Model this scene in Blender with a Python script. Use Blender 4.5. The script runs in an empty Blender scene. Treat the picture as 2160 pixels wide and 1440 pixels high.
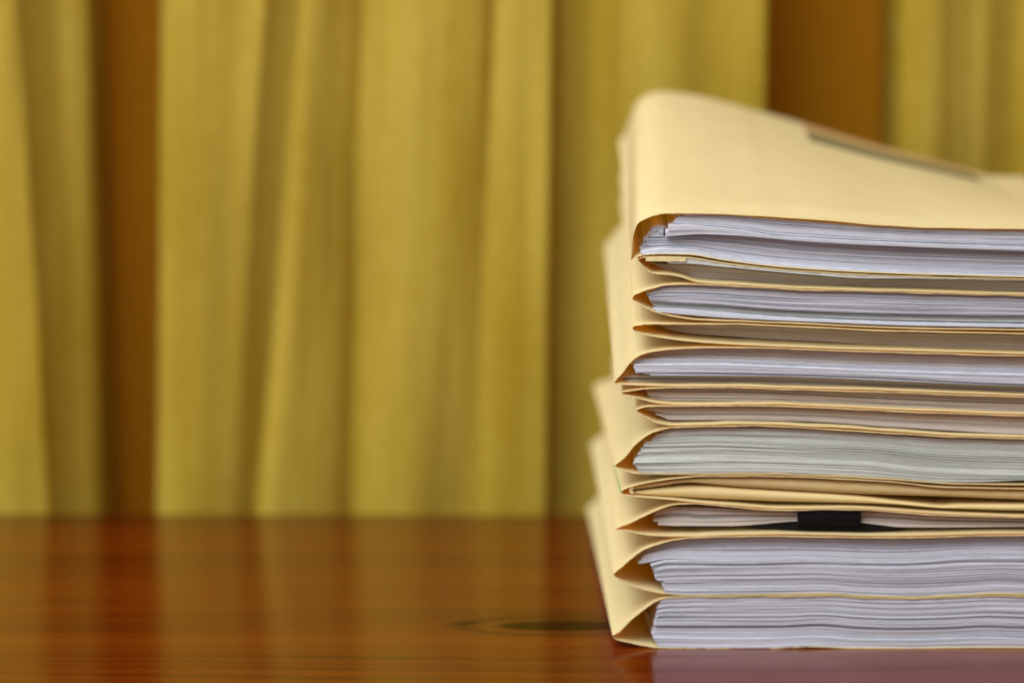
import bpy, bmesh, math, random
import numpy as np
from mathutils import Vector, Matrix

random.seed(7)
rng = np.random.default_rng(7)
S = bpy.context.scene
COL = S.collection
R = math.radians

# ------------------------------------------------------------------ camera, world, lamps, exposure
CAM_D, CAM_H, CAM_P, FPX = 2.12098264, 0.55613003, 0.18466592, 9000.0
cam_data = bpy.data.cameras.new('camera')
cam_data.sensor_width = 36.0
cam_data.lens = FPX / 2160.0 * 36.0
cam_data.clip_start = 0.05
cam_data.clip_end = 50
cam_data.dof.use_dof = True
cam_data.dof.focus_distance = 2.14
cam_data.dof.aperture_fstop = 2.8
cam_data.dof.aperture_blades = 0
cam = bpy.data.objects.new('camera', cam_data)
COL.objects.link(cam)
cam.location = (0, -CAM_D, CAM_H)
cam.rotation_euler = (R(90) - CAM_P, 0, 0)
S.camera = cam

world = bpy.data.worlds.new('World')
S.world = world
world.use_nodes = True
bg = world.node_tree.nodes['Background']
bg.inputs['Color'].default_value = (1.0, 0.48, 0.10, 1)
bg.inputs['Strength'].default_value = 0.17

def area(name, loc, target, size, power, color):
    l = bpy.data.lights.new(name, 'AREA')
    l.shape = 'RECTANGLE'; l.size = size[0]; l.size_y = size[1]
    l.energy = power; l.color = color
    o = bpy.data.objects.new(name, l); COL.objects.link(o)
    o.location = loc
    o.rotation_euler = (Vector(target) - Vector(loc)).to_track_quat('-Z', 'Y').to_euler()
    return o
area('side_light', (-1.75, -0.75, 0.6), (0.06, 0.1, 0.1), (1.3, 0.9), 10, (0.95, 1.0, 1.0))
area('window_light', (-0.80, -1.12, 2.0), (0.08, 0.05, 0.1), (2.1, 1.9), 89, (0.95, 1.0, 1.0))
area('front_light', (0.5, -2.6, 1.35), (0.1, 0, 0.1), (1.3, 1.0), 4, (0.88, 0.95, 1.0))

S.view_settings.view_transform = 'Standard'
S.view_settings.look = 'None'
S.view_settings.exposure = 0.0
S.view_settings.gamma = 1.0
S.view_settings.use_curve_mapping = False
S.render.engine = 'CYCLES'
S.cycles.max_bounces = 10
S.cycles.diffuse_bounces = 6
S.cycles.use_denoising = True

# ------------------------------------------------------------------ helpers
def unp(px, py, Y):
    """point of the plane y = Y seen at a position measured on the photograph (2160 wide)"""
    X = (px - 1080) / FPX; U = (720 - py) / FPX
    dy = math.cos(CAM_P) + U * math.sin(CAM_P); dz = -math.sin(CAM_P) + U * math.cos(CAM_P)
    t = (Y + CAM_D) / dy
    return X * t, CAM_H + dz * t

def table_at(px, py):
    X = (px - 1080) / FPX; U = (720 - py) / FPX
    dy = math.cos(CAM_P) + U * math.sin(CAM_P); dz = -math.sin(CAM_P) + U * math.cos(CAM_P)
    t = -CAM_H / dz
    return X * t, -CAM_D + dy * t

class Curve:
    """monotone cubic through points (x, y)"""
    def __init__(s, pts):
        p = sorted(pts); x = np.array([a for a, _ in p], float); y = np.array([b for _, b in p], float)
        h = np.diff(x); d = np.diff(y) / h; m = np.zeros(len(x))
        if len(x) == 2: m[:] = d[0]
        else:
            for i in range(1, len(x) - 1):
                if d[i-1] * d[i] > 0:
                    w1 = 2*h[i] + h[i-1]; w2 = h[i] + 2*h[i-1]
                    m[i] = (w1 + w2) / (w1/d[i-1] + w2/d[i])
            m[0] = d[0]; m[-1] = d[-1] * 0.4
        s.x, s.y, s.m, s.h = x, y, m, h
    def __call__(s, q):
        q = np.clip(np.asarray(q, float), s.x[0], s.x[-1])
        i = np.clip(np.searchsorted(s.x, q, side='right') - 1, 0, len(s.h) - 1)
        t = (q - s.x[i]) / s.h[i]; h = s.h[i]
        return ((2*t**3 - 3*t**2 + 1)*s.y[i] + (t**3 - 2*t**2 + t)*h*s.m[i]
                + (-2*t**3 + 3*t**2)*s.y[i+1] + (t**3 - t**2)*h*s.m[i+1])

def smooth_noise(n, scale, seed):
    r = np.random.default_rng(seed)
    k = max(2, int(n / scale) + 2)
    v = r.normal(size=k)
    xs = np.linspace(0, k - 1, n)
    i = np.clip(xs.astype(int), 0, k - 2); t = xs - i; t = t*t*(3 - 2*t)
    return v[i]*(1 - t) + v[i+1]*t

def mesh_obj(name, verts, faces, mat, parent=None, uvs=None, smooth=True, sharp=35):
    off = Vector((0, 0, 0))
    p = parent
    while p is not None:
        off += p.location; p = p.parent
    me = bpy.data.meshes.new(name)
    me.from_pydata([tuple(Vector(v) - off) for v in verts], [], faces)
    if uvs is not None:
        ul = me.uv_layers.new(name='UVMap')
        for li, l in enumerate(me.loops):
            ul.data[li].uv = uvs[l.vertex_index]
    me.materials.append(mat)
    bm = bmesh.new(); bm.from_mesh(me); bmesh.ops.recalc_face_normals(bm, faces=bm.faces); bm.to_mesh(me); bm.free()
    if smooth:
        for q in me.polygons: q.use_smooth = True
        me.set_sharp_from_angle(angle=R(sharp))
    o = bpy.data.objects.new(name, me); COL.objects.link(o)
    if parent is not None: o.parent = parent
    return o

def thing(name, label, cat, loc, group=None):
    o = bpy.data.objects.new(name, None); COL.objects.link(o)
    o.empty_display_size = 0.02
    o.location = loc; o['label'] = label; o['category'] = cat
    if group: o['group'] = group
    return o

def tag(o, label, cat, group=None):
    o['label'] = label; o['category'] = cat
    if group: o['group'] = group
    return o

# ------------------------------------------------------------------ materials
def new_mat(name):
    m = bpy.data.materials.new(name); m.use_nodes = True
    nt = m.node_tree
    return m, nt, nt.nodes['Principled BSDF'], nt.nodes['Material Output']

def N(nt, typ, **kw):
    n = nt.nodes.new(typ)
    for k, v in kw.items():
        if k in n.inputs: n.inputs[k].default_value = v
        else: setattr(n, k, v)
    return n

def ramp(nt, stops):
    r = nt.nodes.new('ShaderNodeValToRGB')
    e = r.color_ramp.elements
    while len(e) < len(stops): e.new(0.5)
    for i, (p, c) in enumerate(stops):
        e[i].position = p; e[i].color = (*c, 1) if len(c) == 3 else c
    return r

def math_n(nt, op, a, b=None, clamp=False):
    n = nt.nodes.new('ShaderNodeMath'); n.operation = op; n.use_clamp = clamp
    for i, v in enumerate((a, b)):
        if v is None: continue
        if isinstance(v, (int, float)): n.inputs[i].default_value = v
        else: nt.links.new(v, n.inputs[i])
    return n.outputs[0]

def manila(name, c0, c1, trans=0.14, tcol=(0.85, 0.48, 0.08)):
    m, nt, b, out = new_mat(name)
    tc = N(nt, 'ShaderNodeTexCoord')
    no = N(nt, 'ShaderNodeTexNoise', Scale=38.0, Detail=5.0, Roughness=0.6)
    nt.links.new(tc.outputs['Object'], no.inputs['Vector'])
    fi = N(nt, 'ShaderNodeTexNoise', Scale=900.0, Detail=3.0, Roughness=0.7)
    nt.links.new(tc.outputs['Object'], fi.inputs['Vector'])
    mx = math_n(nt, 'ADD', math_n(nt, 'MULTIPLY', no.outputs['Fac'], 0.6), math_n(nt, 'MULTIPLY', fi.outputs['Fac'], 0.4))
    r = ramp(nt, [(0.35, c0), (0.65, c1)])
    nt.links.new(mx, r.inputs['Fac'])
    mpf = N(nt, 'ShaderNodeMapping'); mpf.inputs['Scale'].default_value = (240, 420, 700)
    nt.links.new(tc.outputs['Object'], mpf.inputs['Vector'])
    vf = N(nt, 'ShaderNodeTexVoronoi', Scale=1.0); nt.links.new(mpf.outputs[0], vf.inputs['Vector'])
    sf = N(nt, 'ShaderNodeSeparateColor'); nt.links.new(vf.outputs['Color'], sf.inputs[0])
    fl = math_n(nt, 'LESS_THAN', vf.outputs['Distance'], math_n(nt, 'MULTIPLY', math_n(nt, 'GREATER_THAN', sf.outputs[0], 0.8), math_n(nt, 'MULTIPLY', sf.outputs[1], 0.3)))
    oi = N(nt, 'ShaderNodeObjectInfo')
    tone = math_n(nt, 'ADD', 0.95, math_n(nt, 'MULTIPLY', oi.outputs['Random'], 0.07))
    cm = N(nt, 'ShaderNodeMix', data_type='RGBA', blend_type='MULTIPLY'); cm.inputs['Factor'].default_value = 1.0
    nt.links.new(r.outputs['Color'], cm.inputs['A']); nt.links.new(tone, cm.inputs['B'])
    cf = N(nt, 'ShaderNodeMix', data_type='RGBA')
    nt.links.new(math_n(nt, 'MULTIPLY', fl, 0.35), cf.inputs['Factor']); nt.links.new(cm.outputs['Result'], cf.inputs['A']); cf.inputs['B'].default_value = (0.42, 0.30, 0.13, 1)
    nt.links.new(cf.outputs['Result'], b.inputs['Base Color'])
    b.inputs['Roughness'].default_value = 0.62
    b.inputs['Specular IOR Level'].default_value = 0.3
    bu = N(nt, 'ShaderNodeBump', Strength=0.12, Distance=0.0004)
    nt.links.new(fi.outputs['Fac'], bu.inputs['Height'])
    nt.links.new(bu.outputs['Normal'], b.inputs['Normal'])
    t = N(nt, 'ShaderNodeBsdfTranslucent', Color=(*tcol, 1))
    ms = N(nt, 'ShaderNodeMixShader', Fac=trans)
    nt.links.new(b.outputs[0], ms.inputs[1]); nt.links.new(t.outputs[0], ms.inputs[2])
    nt.links.new(ms.outputs[0], out.inputs['Surface'])
    return m
M_MANILA = manila('manila_card', (0.85, 0.815, 0.465), (0.91, 0.88, 0.52), 0.37, (1.0, 0.60, 0.035))
M_ENVELOPE = manila('envelope_paper', (0.76, 0.58, 0.27), (0.83, 0.65, 0.32), 0.05)

def paper(name, c_lo, c_hi, warm=0.0):
    """sheet edges: fine lines that run along the sheets (UV: x along the edge, y in sheets)"""
    m, nt, b, out = new_mat(name)
    uv = N(nt, 'ShaderNodeUVMap')
    mp = N(nt, 'ShaderNodeMapping'); mp.inputs['Scale'].default_value = (5.0, 0.9, 1)
    nt.links.new(uv.outputs['UV'], mp.inputs['Vector'])
    n1 = N(nt, 'ShaderNodeTexNoise', Scale=1.0, Detail=4.0, Roughness=0.75)
    nt.links.new(mp.outputs[0], n1.inputs['Vector'])
    mp2 = N(nt, 'ShaderNodeMapping'); mp2.inputs['Scale'].default_value = (2.0, 0.16, 1)
    nt.links.new(uv.outputs['UV'], mp2.inputs['Vector'])
    n2 = N(nt, 'ShaderNodeTexNoise', Scale=1.0, Detail=2.0, Roughness=0.5)
    nt.links.new(mp2.outputs[0], n2.inputs['Vector'])
    mx = math_n(nt, 'ADD', math_n(nt, 'MULTIPLY', n1.outputs['Fac'], 0.65), math_n(nt, 'MULTIPLY', n2.outputs['Fac'], 0.35))
    r = ramp(nt, [(0.28, c_lo), (0.62, c_hi)])
    nt.links.new(mx, r.inputs['Fac'])
    nt.links.new(r.outputs['Color'], b.inputs['Base Color'])
    b.inputs['Roughness'].default_value = 0.75
    b.inputs['Specular IOR Level'].default_value = 0.2
    bu = N(nt, 'ShaderNodeBump', Strength=0.25, Distance=0.0004)
    nt.links.new(n1.outputs['Fac'], bu.inputs['Height'])
    nt.links.new(bu.outputs['Normal'], b.inputs['Normal'])
    return m
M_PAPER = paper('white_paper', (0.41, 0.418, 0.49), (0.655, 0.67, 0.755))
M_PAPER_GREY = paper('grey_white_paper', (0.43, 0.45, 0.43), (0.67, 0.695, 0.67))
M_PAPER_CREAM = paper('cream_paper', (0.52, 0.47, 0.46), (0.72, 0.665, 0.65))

def simple(name, col, rough, spec=0.5):
    m, nt, b, out = new_mat(name)
    tc = N(nt, 'ShaderNodeTexCoord')
    no = N(nt, 'ShaderNodeTexNoise', Scale=260.0, Detail=3.0)
    nt.links.new(tc.outputs['Object'], no.inputs['Vector'])
    r = ramp(nt, [(0.3, tuple(c*0.88 for c in col)), (0.7, tuple(min(1, c*1.1) for c in col))])
    nt.links.new(no.outputs['Fac'], r.inputs['Fac'])
    nt.links.new(r.outputs['Color'], b.inputs['Base Color'])
    b.inputs['Roughness'].default_value = rough
    b.inputs['Specular IOR Level'].default_value = spec
    return m
M_BLACK = simple('black_lacquer_and_gap_shade', (0.006, 0.006, 0.007), 0.5, 0.2)  # clip lacquer, and the wedge put in for the gap's shadow
M_WIRE = simple('clip_wire', (0.35, 0.35, 0.36), 0.3)
M_WIRE.node_tree.nodes['Principled BSDF'].inputs['Metallic'].default_value = 1.0
M_GREEN = simple('green_ink', (0.16, 0.42, 0.10), 0.6)
M_STRIPE = simple('olive_stripe', (0.17, 0.155, 0.07), 0.6)
M_LABEL = simple('label_paper', (0.58, 0.38, 0.16), 0.6)
M_TAPE = simple('pale_tape', (0.80, 0.66, 0.36), 0.35)

def curtain_mat():
    m, nt, b, out = new_mat('curtain_cloth')
    uv = N(nt, 'ShaderNodeUVMap')
    w = []
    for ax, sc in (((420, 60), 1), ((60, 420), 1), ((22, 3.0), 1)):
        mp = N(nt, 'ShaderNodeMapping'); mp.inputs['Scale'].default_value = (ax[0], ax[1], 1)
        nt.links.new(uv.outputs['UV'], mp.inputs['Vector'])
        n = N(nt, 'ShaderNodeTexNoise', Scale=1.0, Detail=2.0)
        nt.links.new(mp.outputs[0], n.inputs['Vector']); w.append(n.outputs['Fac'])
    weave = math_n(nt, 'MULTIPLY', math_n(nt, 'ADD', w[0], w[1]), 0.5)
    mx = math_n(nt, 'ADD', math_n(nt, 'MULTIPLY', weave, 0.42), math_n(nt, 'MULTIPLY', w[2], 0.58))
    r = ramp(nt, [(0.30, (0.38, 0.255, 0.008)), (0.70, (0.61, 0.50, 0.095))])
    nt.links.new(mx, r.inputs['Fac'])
    nt.links.new(r.outputs['Color'], b.inputs['Base Color'])
    b.inputs['Roughness'].default_value = 0.85
    b.inputs['Specular IOR Level'].default_value = 0.05
    bu = N(nt, 'ShaderNodeBump', Strength=0.4, Distance=0.0008)
    nt.links.new(weave, bu.inputs['Height']); nt.links.new(bu.outputs['Normal'], b.inputs['Normal'])
    t = N(nt, 'ShaderNodeBsdfTranslucent', Color=(1.0, 0.52, 0.004, 1))
    ms = N(nt, 'ShaderNodeMixShader', Fac=0.30)
    nt.links.new(b.outputs[0], ms.inputs[1]); nt.links.new(t.outputs[0], ms.inputs[2])
    nt.links.new(ms.outputs[0], out.inputs['Surface'])
    return m
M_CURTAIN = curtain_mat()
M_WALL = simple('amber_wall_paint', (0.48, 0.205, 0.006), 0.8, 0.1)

KX, KY = table_at(1190, 1319)
def wood_mat():
    m, nt, b, out = new_mat('varnished_pine')
    tc = N(nt, 'ShaderNodeTexCoord')
    sep = N(nt, 'ShaderNodeSeparateXYZ'); nt.links.new(tc.outputs['Object'], sep.inputs[0])
    x, y = sep.outputs['X'], sep.outputs['Y']
    # wobble of the grain
    mpw = N(nt, 'ShaderNodeMapping'); mpw.inputs['Scale'].default_value = (2.2, 6.0, 1)
    nt.links.new(tc.outputs['Object'], mpw.inputs['Vector'])
    nw = N(nt, 'ShaderNodeTexNoise', Scale=1.0, Detail=2.0); nt.links.new(mpw.outputs[0], nw.inputs['Vector'])
    wob = math_n(nt, 'MULTIPLY', math_n(nt, 'SUBTRACT', nw.outputs['Fac'], 0.5), 0.05)
    dx = math_n(nt, 'SUBTRACT', x, KX); dy = math_n(nt, 'SUBTRACT', y, KY)
    def ell(a, c):
        ex = math_n(nt, 'POWER', math_n(nt, 'ABSOLUTE', math_n(nt, 'DIVIDE', dx, a)), 2.0)
        ey = math_n(nt, 'POWER', math_n(nt, 'ABSOLUTE', math_n(nt, 'DIVIDE', dy, c)), 2.0)
        return math_n(nt, 'ADD', ex, ey)
    bend = math_n(nt, 'SUBTRACT', 1.0, math_n(nt, 'MULTIPLY', math_n(nt, 'EXPONENT', math_n(nt, 'MULTIPLY', ell(0.062, 0.03), -1.0)), 0.93))
    w = math_n(nt, 'ADD', math_n(nt, 'MULTIPLY', dy, bend), wob)
    cmb = N(nt, 'ShaderNodeCombineXYZ')
    nt.links.new(math_n(nt, 'MULTIPLY', x, 0.9), cmb.inputs[0]); nt.links.new(w, cmb.inputs[1])
    def grain(sy, sx, detail, seed):
        mp = N(nt, 'ShaderNodeMapping'); mp.inputs['Scale'].default_value = (sx, sy, 1); mp.inputs['Location'].default_value = (seed, seed*1.7, 0)
        nt.links.new(cmb.outputs[0], mp.inputs['Vector'])
        n = N(nt, 'ShaderNodeTexNoise', Scale=1.0, Detail=detail, Roughness=0.6)
        nt.links.new(mp.outputs[0], n.inputs['Vector']); return n.outputs['Fac']
    gA = grain(22, 0.8, 3, 3.1)      # broad bands
    gB = grain(230, 1.8, 3, 7.7)     # growth rings
    gC = grain(900, 9, 2, 1.3)      # pores
    mx = math_n(nt, 'ADD', math_n(nt, 'MULTIPLY', gA, 0.46), math_n(nt, 'ADD', math_n(nt, 'MULTIPLY', gB, 0.38), math_n(nt, 'MULTIPLY', gC, 0.16)))
    r = ramp(nt, [(0.37, (0.045, 0.0035, 0.0003)), (0.455, (0.10, 0.0095, 0.0004)), (0.54, (0.135, 0.018, 0.0005)), (0.66, (0.19, 0.034, 0.0008))])
    nt.links.new(mx, r.inputs['Fac'])
    # the knot
    core = math_n(nt, 'SUBTRACT', 1.0, math_n(nt, 'MULTIPLY', math_n(nt, 'ADD', ell(0.034, 0.0105), math_n(nt, 'MULTIPLY', math_n(nt, 'SUBTRACT', nw.outputs['Fac'], 0.5), 0.8)), 0.75), clamp=True)
    ring0 = math_n(nt, 'ABSOLUTE', math_n(nt, 'SUBTRACT', math_n(nt, 'SQRT', ell(0.054, 0.019)), 1.0))
    ring = math_n(nt, 'MULTIPLY', math_n(nt, 'SUBTRACT', 1.0, math_n(nt, 'MULTIPLY', ring0, 4.0), clamp=True), math_n(nt, 'MULTIPLY', math_n(nt, 'SUBTRACT', gB, 0.36), 3.2, clamp=True), clamp=True)
    kn = math_n(nt, 'MAXIMUM', math_n(nt, 'MULTIPLY', core, 1.6), ring)
    mk = N(nt, 'ShaderNodeMix', data_type='RGBA')
    kn = math_n(nt, 'MULTIPLY', kn, 1.5, clamp=True)
    nt.links.new(kn, mk.inputs['Factor']); nt.links.new(r.outputs['Color'], mk.inputs['A']); mk.inputs['B'].default_value = (0.022, 0.006, 0.0008, 1)
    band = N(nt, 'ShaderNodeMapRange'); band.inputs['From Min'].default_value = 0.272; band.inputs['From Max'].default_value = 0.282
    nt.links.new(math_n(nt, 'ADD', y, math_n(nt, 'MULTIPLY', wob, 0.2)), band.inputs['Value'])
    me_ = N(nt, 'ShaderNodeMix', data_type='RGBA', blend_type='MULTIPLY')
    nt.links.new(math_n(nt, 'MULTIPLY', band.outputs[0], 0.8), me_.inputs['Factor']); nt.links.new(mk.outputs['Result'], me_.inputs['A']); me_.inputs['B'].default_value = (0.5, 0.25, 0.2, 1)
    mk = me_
    # specks of dust
    vo = N(nt, 'ShaderNodeTexVoronoi', Scale=85.0); nt.links.new(tc.outputs['Object'], vo.inputs['Vector'])
    sc = N(nt, 'ShaderNodeSeparateColor'); nt.links.new(vo.outputs['Color'], sc.inputs[0])
    rad = math_n(nt, 'MULTIPLY', math_n(nt, 'GREATER_THAN', sc.outputs[0], 0.72), math_n(nt, 'MULTIPLY', sc.outputs[1], 0.045))
    dust = math_n(nt, 'LESS_THAN', vo.outputs['Distance'], rad)
    md = N(nt, 'ShaderNodeMix', data_type='RGBA')
    nt.links.new(math_n(nt, 'MULTIPLY', dust, 0.85), md.inputs['Factor']); nt.links.new(mk.outputs['Result'], md.inputs['A']); md.inputs['B'].default_value = (0.5, 0.4, 0.28, 1)
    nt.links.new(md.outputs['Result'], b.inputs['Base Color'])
    rr = math_n(nt, 'ADD', 0.135, math_n(nt, 'MULTIPLY', gB, 0.09))
    nt.links.new(rr, b.inputs['Roughness'])
    nt.links.new(math_n(nt, 'SUBTRACT', 0.5, math_n(nt, 'MULTIPLY', kn, 0.46)), b.inputs['Specular IOR Level'])
    b.inputs['IOR'].default_value = 1.5
    bu = N(nt, 'ShaderNodeBump', Strength=0.06, Distance=0.0006)
    nt.links.new(gC, bu.inputs['Height']); nt.links.new(bu.outputs['Normal'], b.inputs['Normal'])
    return m
M_WOOD = wood_mat()

# ------------------------------------------------------------------ table
def rounded_slab(name, x0, x1, y0, y1, z0, z1, rad, mat, rotz=0):
    prof = []
    for cy, cz, a0 in ((y0+rad, z0+rad, 180), (y1-rad, z0+rad, 270), (y1-rad, z1-rad, 0), (y0+rad, z1-rad, 90)):
        for k in range(7):
            a = R(a0 + k*15); prof.append((cy + rad*math.cos(a), cz + rad*math.sin(a)))
    n = len(prof); vs = []; fs = []
    for x in (x0, x1):
        for (yy, zz) in prof: vs.append(Matrix.Rotation(rotz, 3, 'Z') @ Vector((x, yy, zz)))
    for i in range(n): fs.append((i, (i+1) % n, n + (i+1) % n, n+i))
    fs += [tuple(range(n))[::-1], tuple(range(n, 2*n))]
    return mesh_obj(name, vs, fs, mat)
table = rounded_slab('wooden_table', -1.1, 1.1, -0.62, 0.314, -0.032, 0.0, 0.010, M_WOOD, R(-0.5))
tag(table, 'glossy reddish brown wooden table top with dark knot, carrying the folders', 'table')

# ------------------------------------------------------------------ curtain
YC = 0.345
L_PTS = [(-1400, 10), (-1250, 24), (-1120, 0), (-960, 20), (-820, 2), (-700, 26), (-500, 6), (-330, 30), (-200, 8), (-80, 2)]
R_PTS = [(1290, 16), (1360, 10), (1430, 6), (1520, 10), (1612, 4), (1640, 120), (1885, 128), (1905, -2), (1960, -6),
         (2060, 8), (2150, 18), (2240, 0), (2330, -4), (2420, 30), (2540, 24), (2600, 0), (2720, 20), (2850, 0), (2980, 22), (3100, -4), (3240, 18), (3400, 0), (3560, 16)]
top_pts = L_PTS + [(10, -6), (36, -6), (62, 8), (110, 30), (178, 43), (200, 125), (320, 128), (352, 10), (384, -6), (440, -8), (520, -4),
                   (558, -7), (585, 3), (640, 14), (655, 9), (676, 11), (700, 18), (735, 27), (768, 37), (786, 30), (830, 4), (890, -5), (960, -6),
                   (1020, 0), (1042, 7), (1060, -5), (1110, -10), (1158, -10), (1180, 16), (1225, 24)] + R_PTS
bot_pts = L_PTS + [(20, -8), (86, -8), (104, 4), (140, 22), (184, 40), (204, 125), (302, 128), (316, 4), (342, -6), (390, -10), (440, -5),
                   (475, 2), (490, 8), (526, 21), (542, 0), (566, -6), (610, -2), (690, 10), (738, 26), (772, 10), (812, 0), (850, -4), (900, 1),
                   (950, 8), (1000, 13), (1016, -4), (1060, -9), (1146, -10), (1162, 18), (1215, 26)] + R_PTS
assert len(top_pts) == len(bot_pts), (len(top_pts), len(bot_pts))
ct, cb = Curve(top_pts), Curve(bot_pts)
qx = []
for i in range(len(top_pts) - 1): qx.append(np.linspace(i, i+1, 18, endpoint=False))
qx = np.concatenate(qx + [np.array([len(top_pts) - 1.0])])
tx = np.interp(qx, np.arange(len(top_pts)), [p[0] for p in top_pts]); bx_ = np.interp(qx, np.arange(len(bot_pts)), [p[0] for p in bot_pts])
dT, dB = ct(tx), cb(bx_)
zs = np.concatenate([np.linspace(-0.45, 0.0, 6), np.linspace(0.03, 0.45, 26), np.linspace(0.5, 1.15, 10)])
z_top = unp(1080, 0, YC)[1]; z_bot = unp(1080, 1085, YC)[1]
scx = (CAM_D + YC) / FPX * 1.0
nC = len(qx)
NR = 9
crk = np.array([smooth_noise(1400, 22, 31 + k) + 0.4*smooth_noise(1400, 10, 61 + k) for k in range(NR)])
wav = [smooth_noise(len(zs), 7, 100 + k) for k in range(8)]
def curtain_panel(i0, i1, label):
    vs, uvs, fs = [], [], []
    m = i1 - i0
    for j, z in enumerate(zs):
        t = min(1.15, max(-0.2, (z - z_bot) / (z_top - z_bot)))
        kz = min(NR - 1.001, max(0.0, (z + 0.2)/0.75*(NR - 1))); k0z = int(kz); fz = kz - k0z; fz = fz*fz*(3 - 2*fz)
        for i in range(i0, i1):
            px = bx_[i]*(1-t) + tx[i]*t
            d = dB[i]*(1-t) + dT[i]*t
            cut = 1.0 if d < 45 else max(0.0, 1 - (d - 45)/30.0)
            if d < 45: d = 0.66*d
            else: d = 29.7 + (d - 45)*1.2
            ci = int(min(1399, max(0, (px + 700)/3500*1399)))
            cr = crk[k0z][ci]*(1 - fz) + crk[k0z + 1][ci]*fz
            k = (i / nC) * 7; k0 = min(6, int(k)); f = k - k0
            wob = (wav[k0][j]*(1-f) + wav[k0+1][j]*f)
            vs.append(((px - 1080) * scx * 1.01 + 0.0006*wob, YC + 0.0085 + d/1000.0 + 0.0009*cr*cut + 0.0015*wob*cut, z))
            uvs.append((px * scx, z))
    for j in range(len(zs) - 1):
        for i in range(m - 1):
            a = j*m + i; fs.append((a, a+1, a+m+1, a+m))
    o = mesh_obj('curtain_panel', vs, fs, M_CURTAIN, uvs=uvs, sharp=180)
    so = o.modifiers.new('thickness', 'SOLIDIFY'); so.thickness = 0.0012; so.offset = 1
    return tag(o, label, 'curtain', 'golden curtains behind the table')
deep = (dT > 108) & (dB > 108)
runs, st = [], 0
for i in range(nC + 1):
    if i == nC or deep[i]:
        if i - st > 20: runs.append((st, i))
        st = i + 1
assert len(runs) == 3, runs
for (i0, i1), lb in zip(runs, ('narrow golden curtain panel at the left edge, left of the narrow dark gap',
                               'widest golden curtain panel, pleated, between the two dark gaps',
                               'golden curtain panel behind the upper right, right of the wide dark gap')):
    curtain_panel(i0, i1, lb)
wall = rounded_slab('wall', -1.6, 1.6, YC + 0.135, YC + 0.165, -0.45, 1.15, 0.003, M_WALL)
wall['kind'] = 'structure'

# ------------------------------------------------------------------ the stack: front curves measured, back end lifted by the fasteners
L = 0.296                                                  # length of a folder along its fold
DL = Curve([(0, 0), (0.0065, 0.0003), (0.039, 0.005), (0.082, -0.004), (0.139, 0.0215), (0.202, 0.0185), (0.2254, 0.0218), (0.3, 0.0235)])
def back_z(z, x):
    s = np.clip((x - 0.07) / 0.20, 0.0, 1.0)**1.4
    return z + DL(z)*(1 - s) + (-0.0185 * z / 0.218) * s

def stack_point(px, py, y0, v, xsh=0.0, lift=0.0):
    """py at the front plane y0, carried back along the fold to v (0 front, 1 back)"""
    x, z = unp(px, py, y0)
    zb = back_z(z, x)
    e = v*v*(3 - 2*v)*0.5 + v*0.5
    return (x + xsh*v, y0 + (L - y0)*v, z + (zb - z)*e + lift)

def stack_row(px, py, y0, v, xsh=0.0, lift=0.0):
    x, y, z = stack_point(np.asarray(px), np.asarray(py), y0, v, xsh, lift)
    return np.stack([x, np.full_like(x, y), z], axis=1)

XR = 2300
def panel_x(xt, n=110):
    u = np.linspace(0, 1, n); return xt + (XR - xt) * (u**1.9)

def sheet_solid(name, px, pa, pb, mat, parent, xsh=0.0, y0=0.0, vmax=1.0, lift=None, seed=0, rough=0.25, nv=16, xfun=None):
    """a bent sheet between the measured outer curve pa and inner curve pb (arrays of py)"""
    n = len(px); vvs = np.concatenate([[0, 0.012, 0.03, 0.06], np.linspace(0.1, vmax, nv)])
    verts, uv, faces = [], [], []
    r = np.random.default_rng(seed)
    jag = r.normal(size=n)*rough*0.0006
    for arr in (pa, pb):
        for v in vvs:
            lf = 0.0 if lift is None else lift(v)
            row = stack_row(px, arr, y0, v, xsh if xfun is None else xsh + xfun, lf)
            if v == 0: row[:, 1] += jag
            verts.extend(row.tolist()); uv.extend([(q/100., v) for q in px])
    m = len(vvs); o = n*m
    for j in range(m-1):
        for i in range(n-1):
            a = j*n+i
            faces.append((a, a+1, a+n+1, a+n)); faces.append((o+a, o+a+n, o+a+n+1, o+a+1))
    for i in range(n-1):
        faces.append((i, o+i, o+i+1, i+1)); b0 = (m-1)*n+i; faces.append((b0, b0+1, o+b0+1, o+b0))
    for j in range(m-1):
        a = j*n; faces.append((a, a+n, o+a+n, o+a)); a = j*n+n-1; faces.append((a, o+a, o+a+n, a+n))
    return mesh_obj(name, verts, faces, mat, parent, uvs=uv, sharp=50)

TH = 1.9      # card thickness in photo pixels (about half a millimetre)

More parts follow.
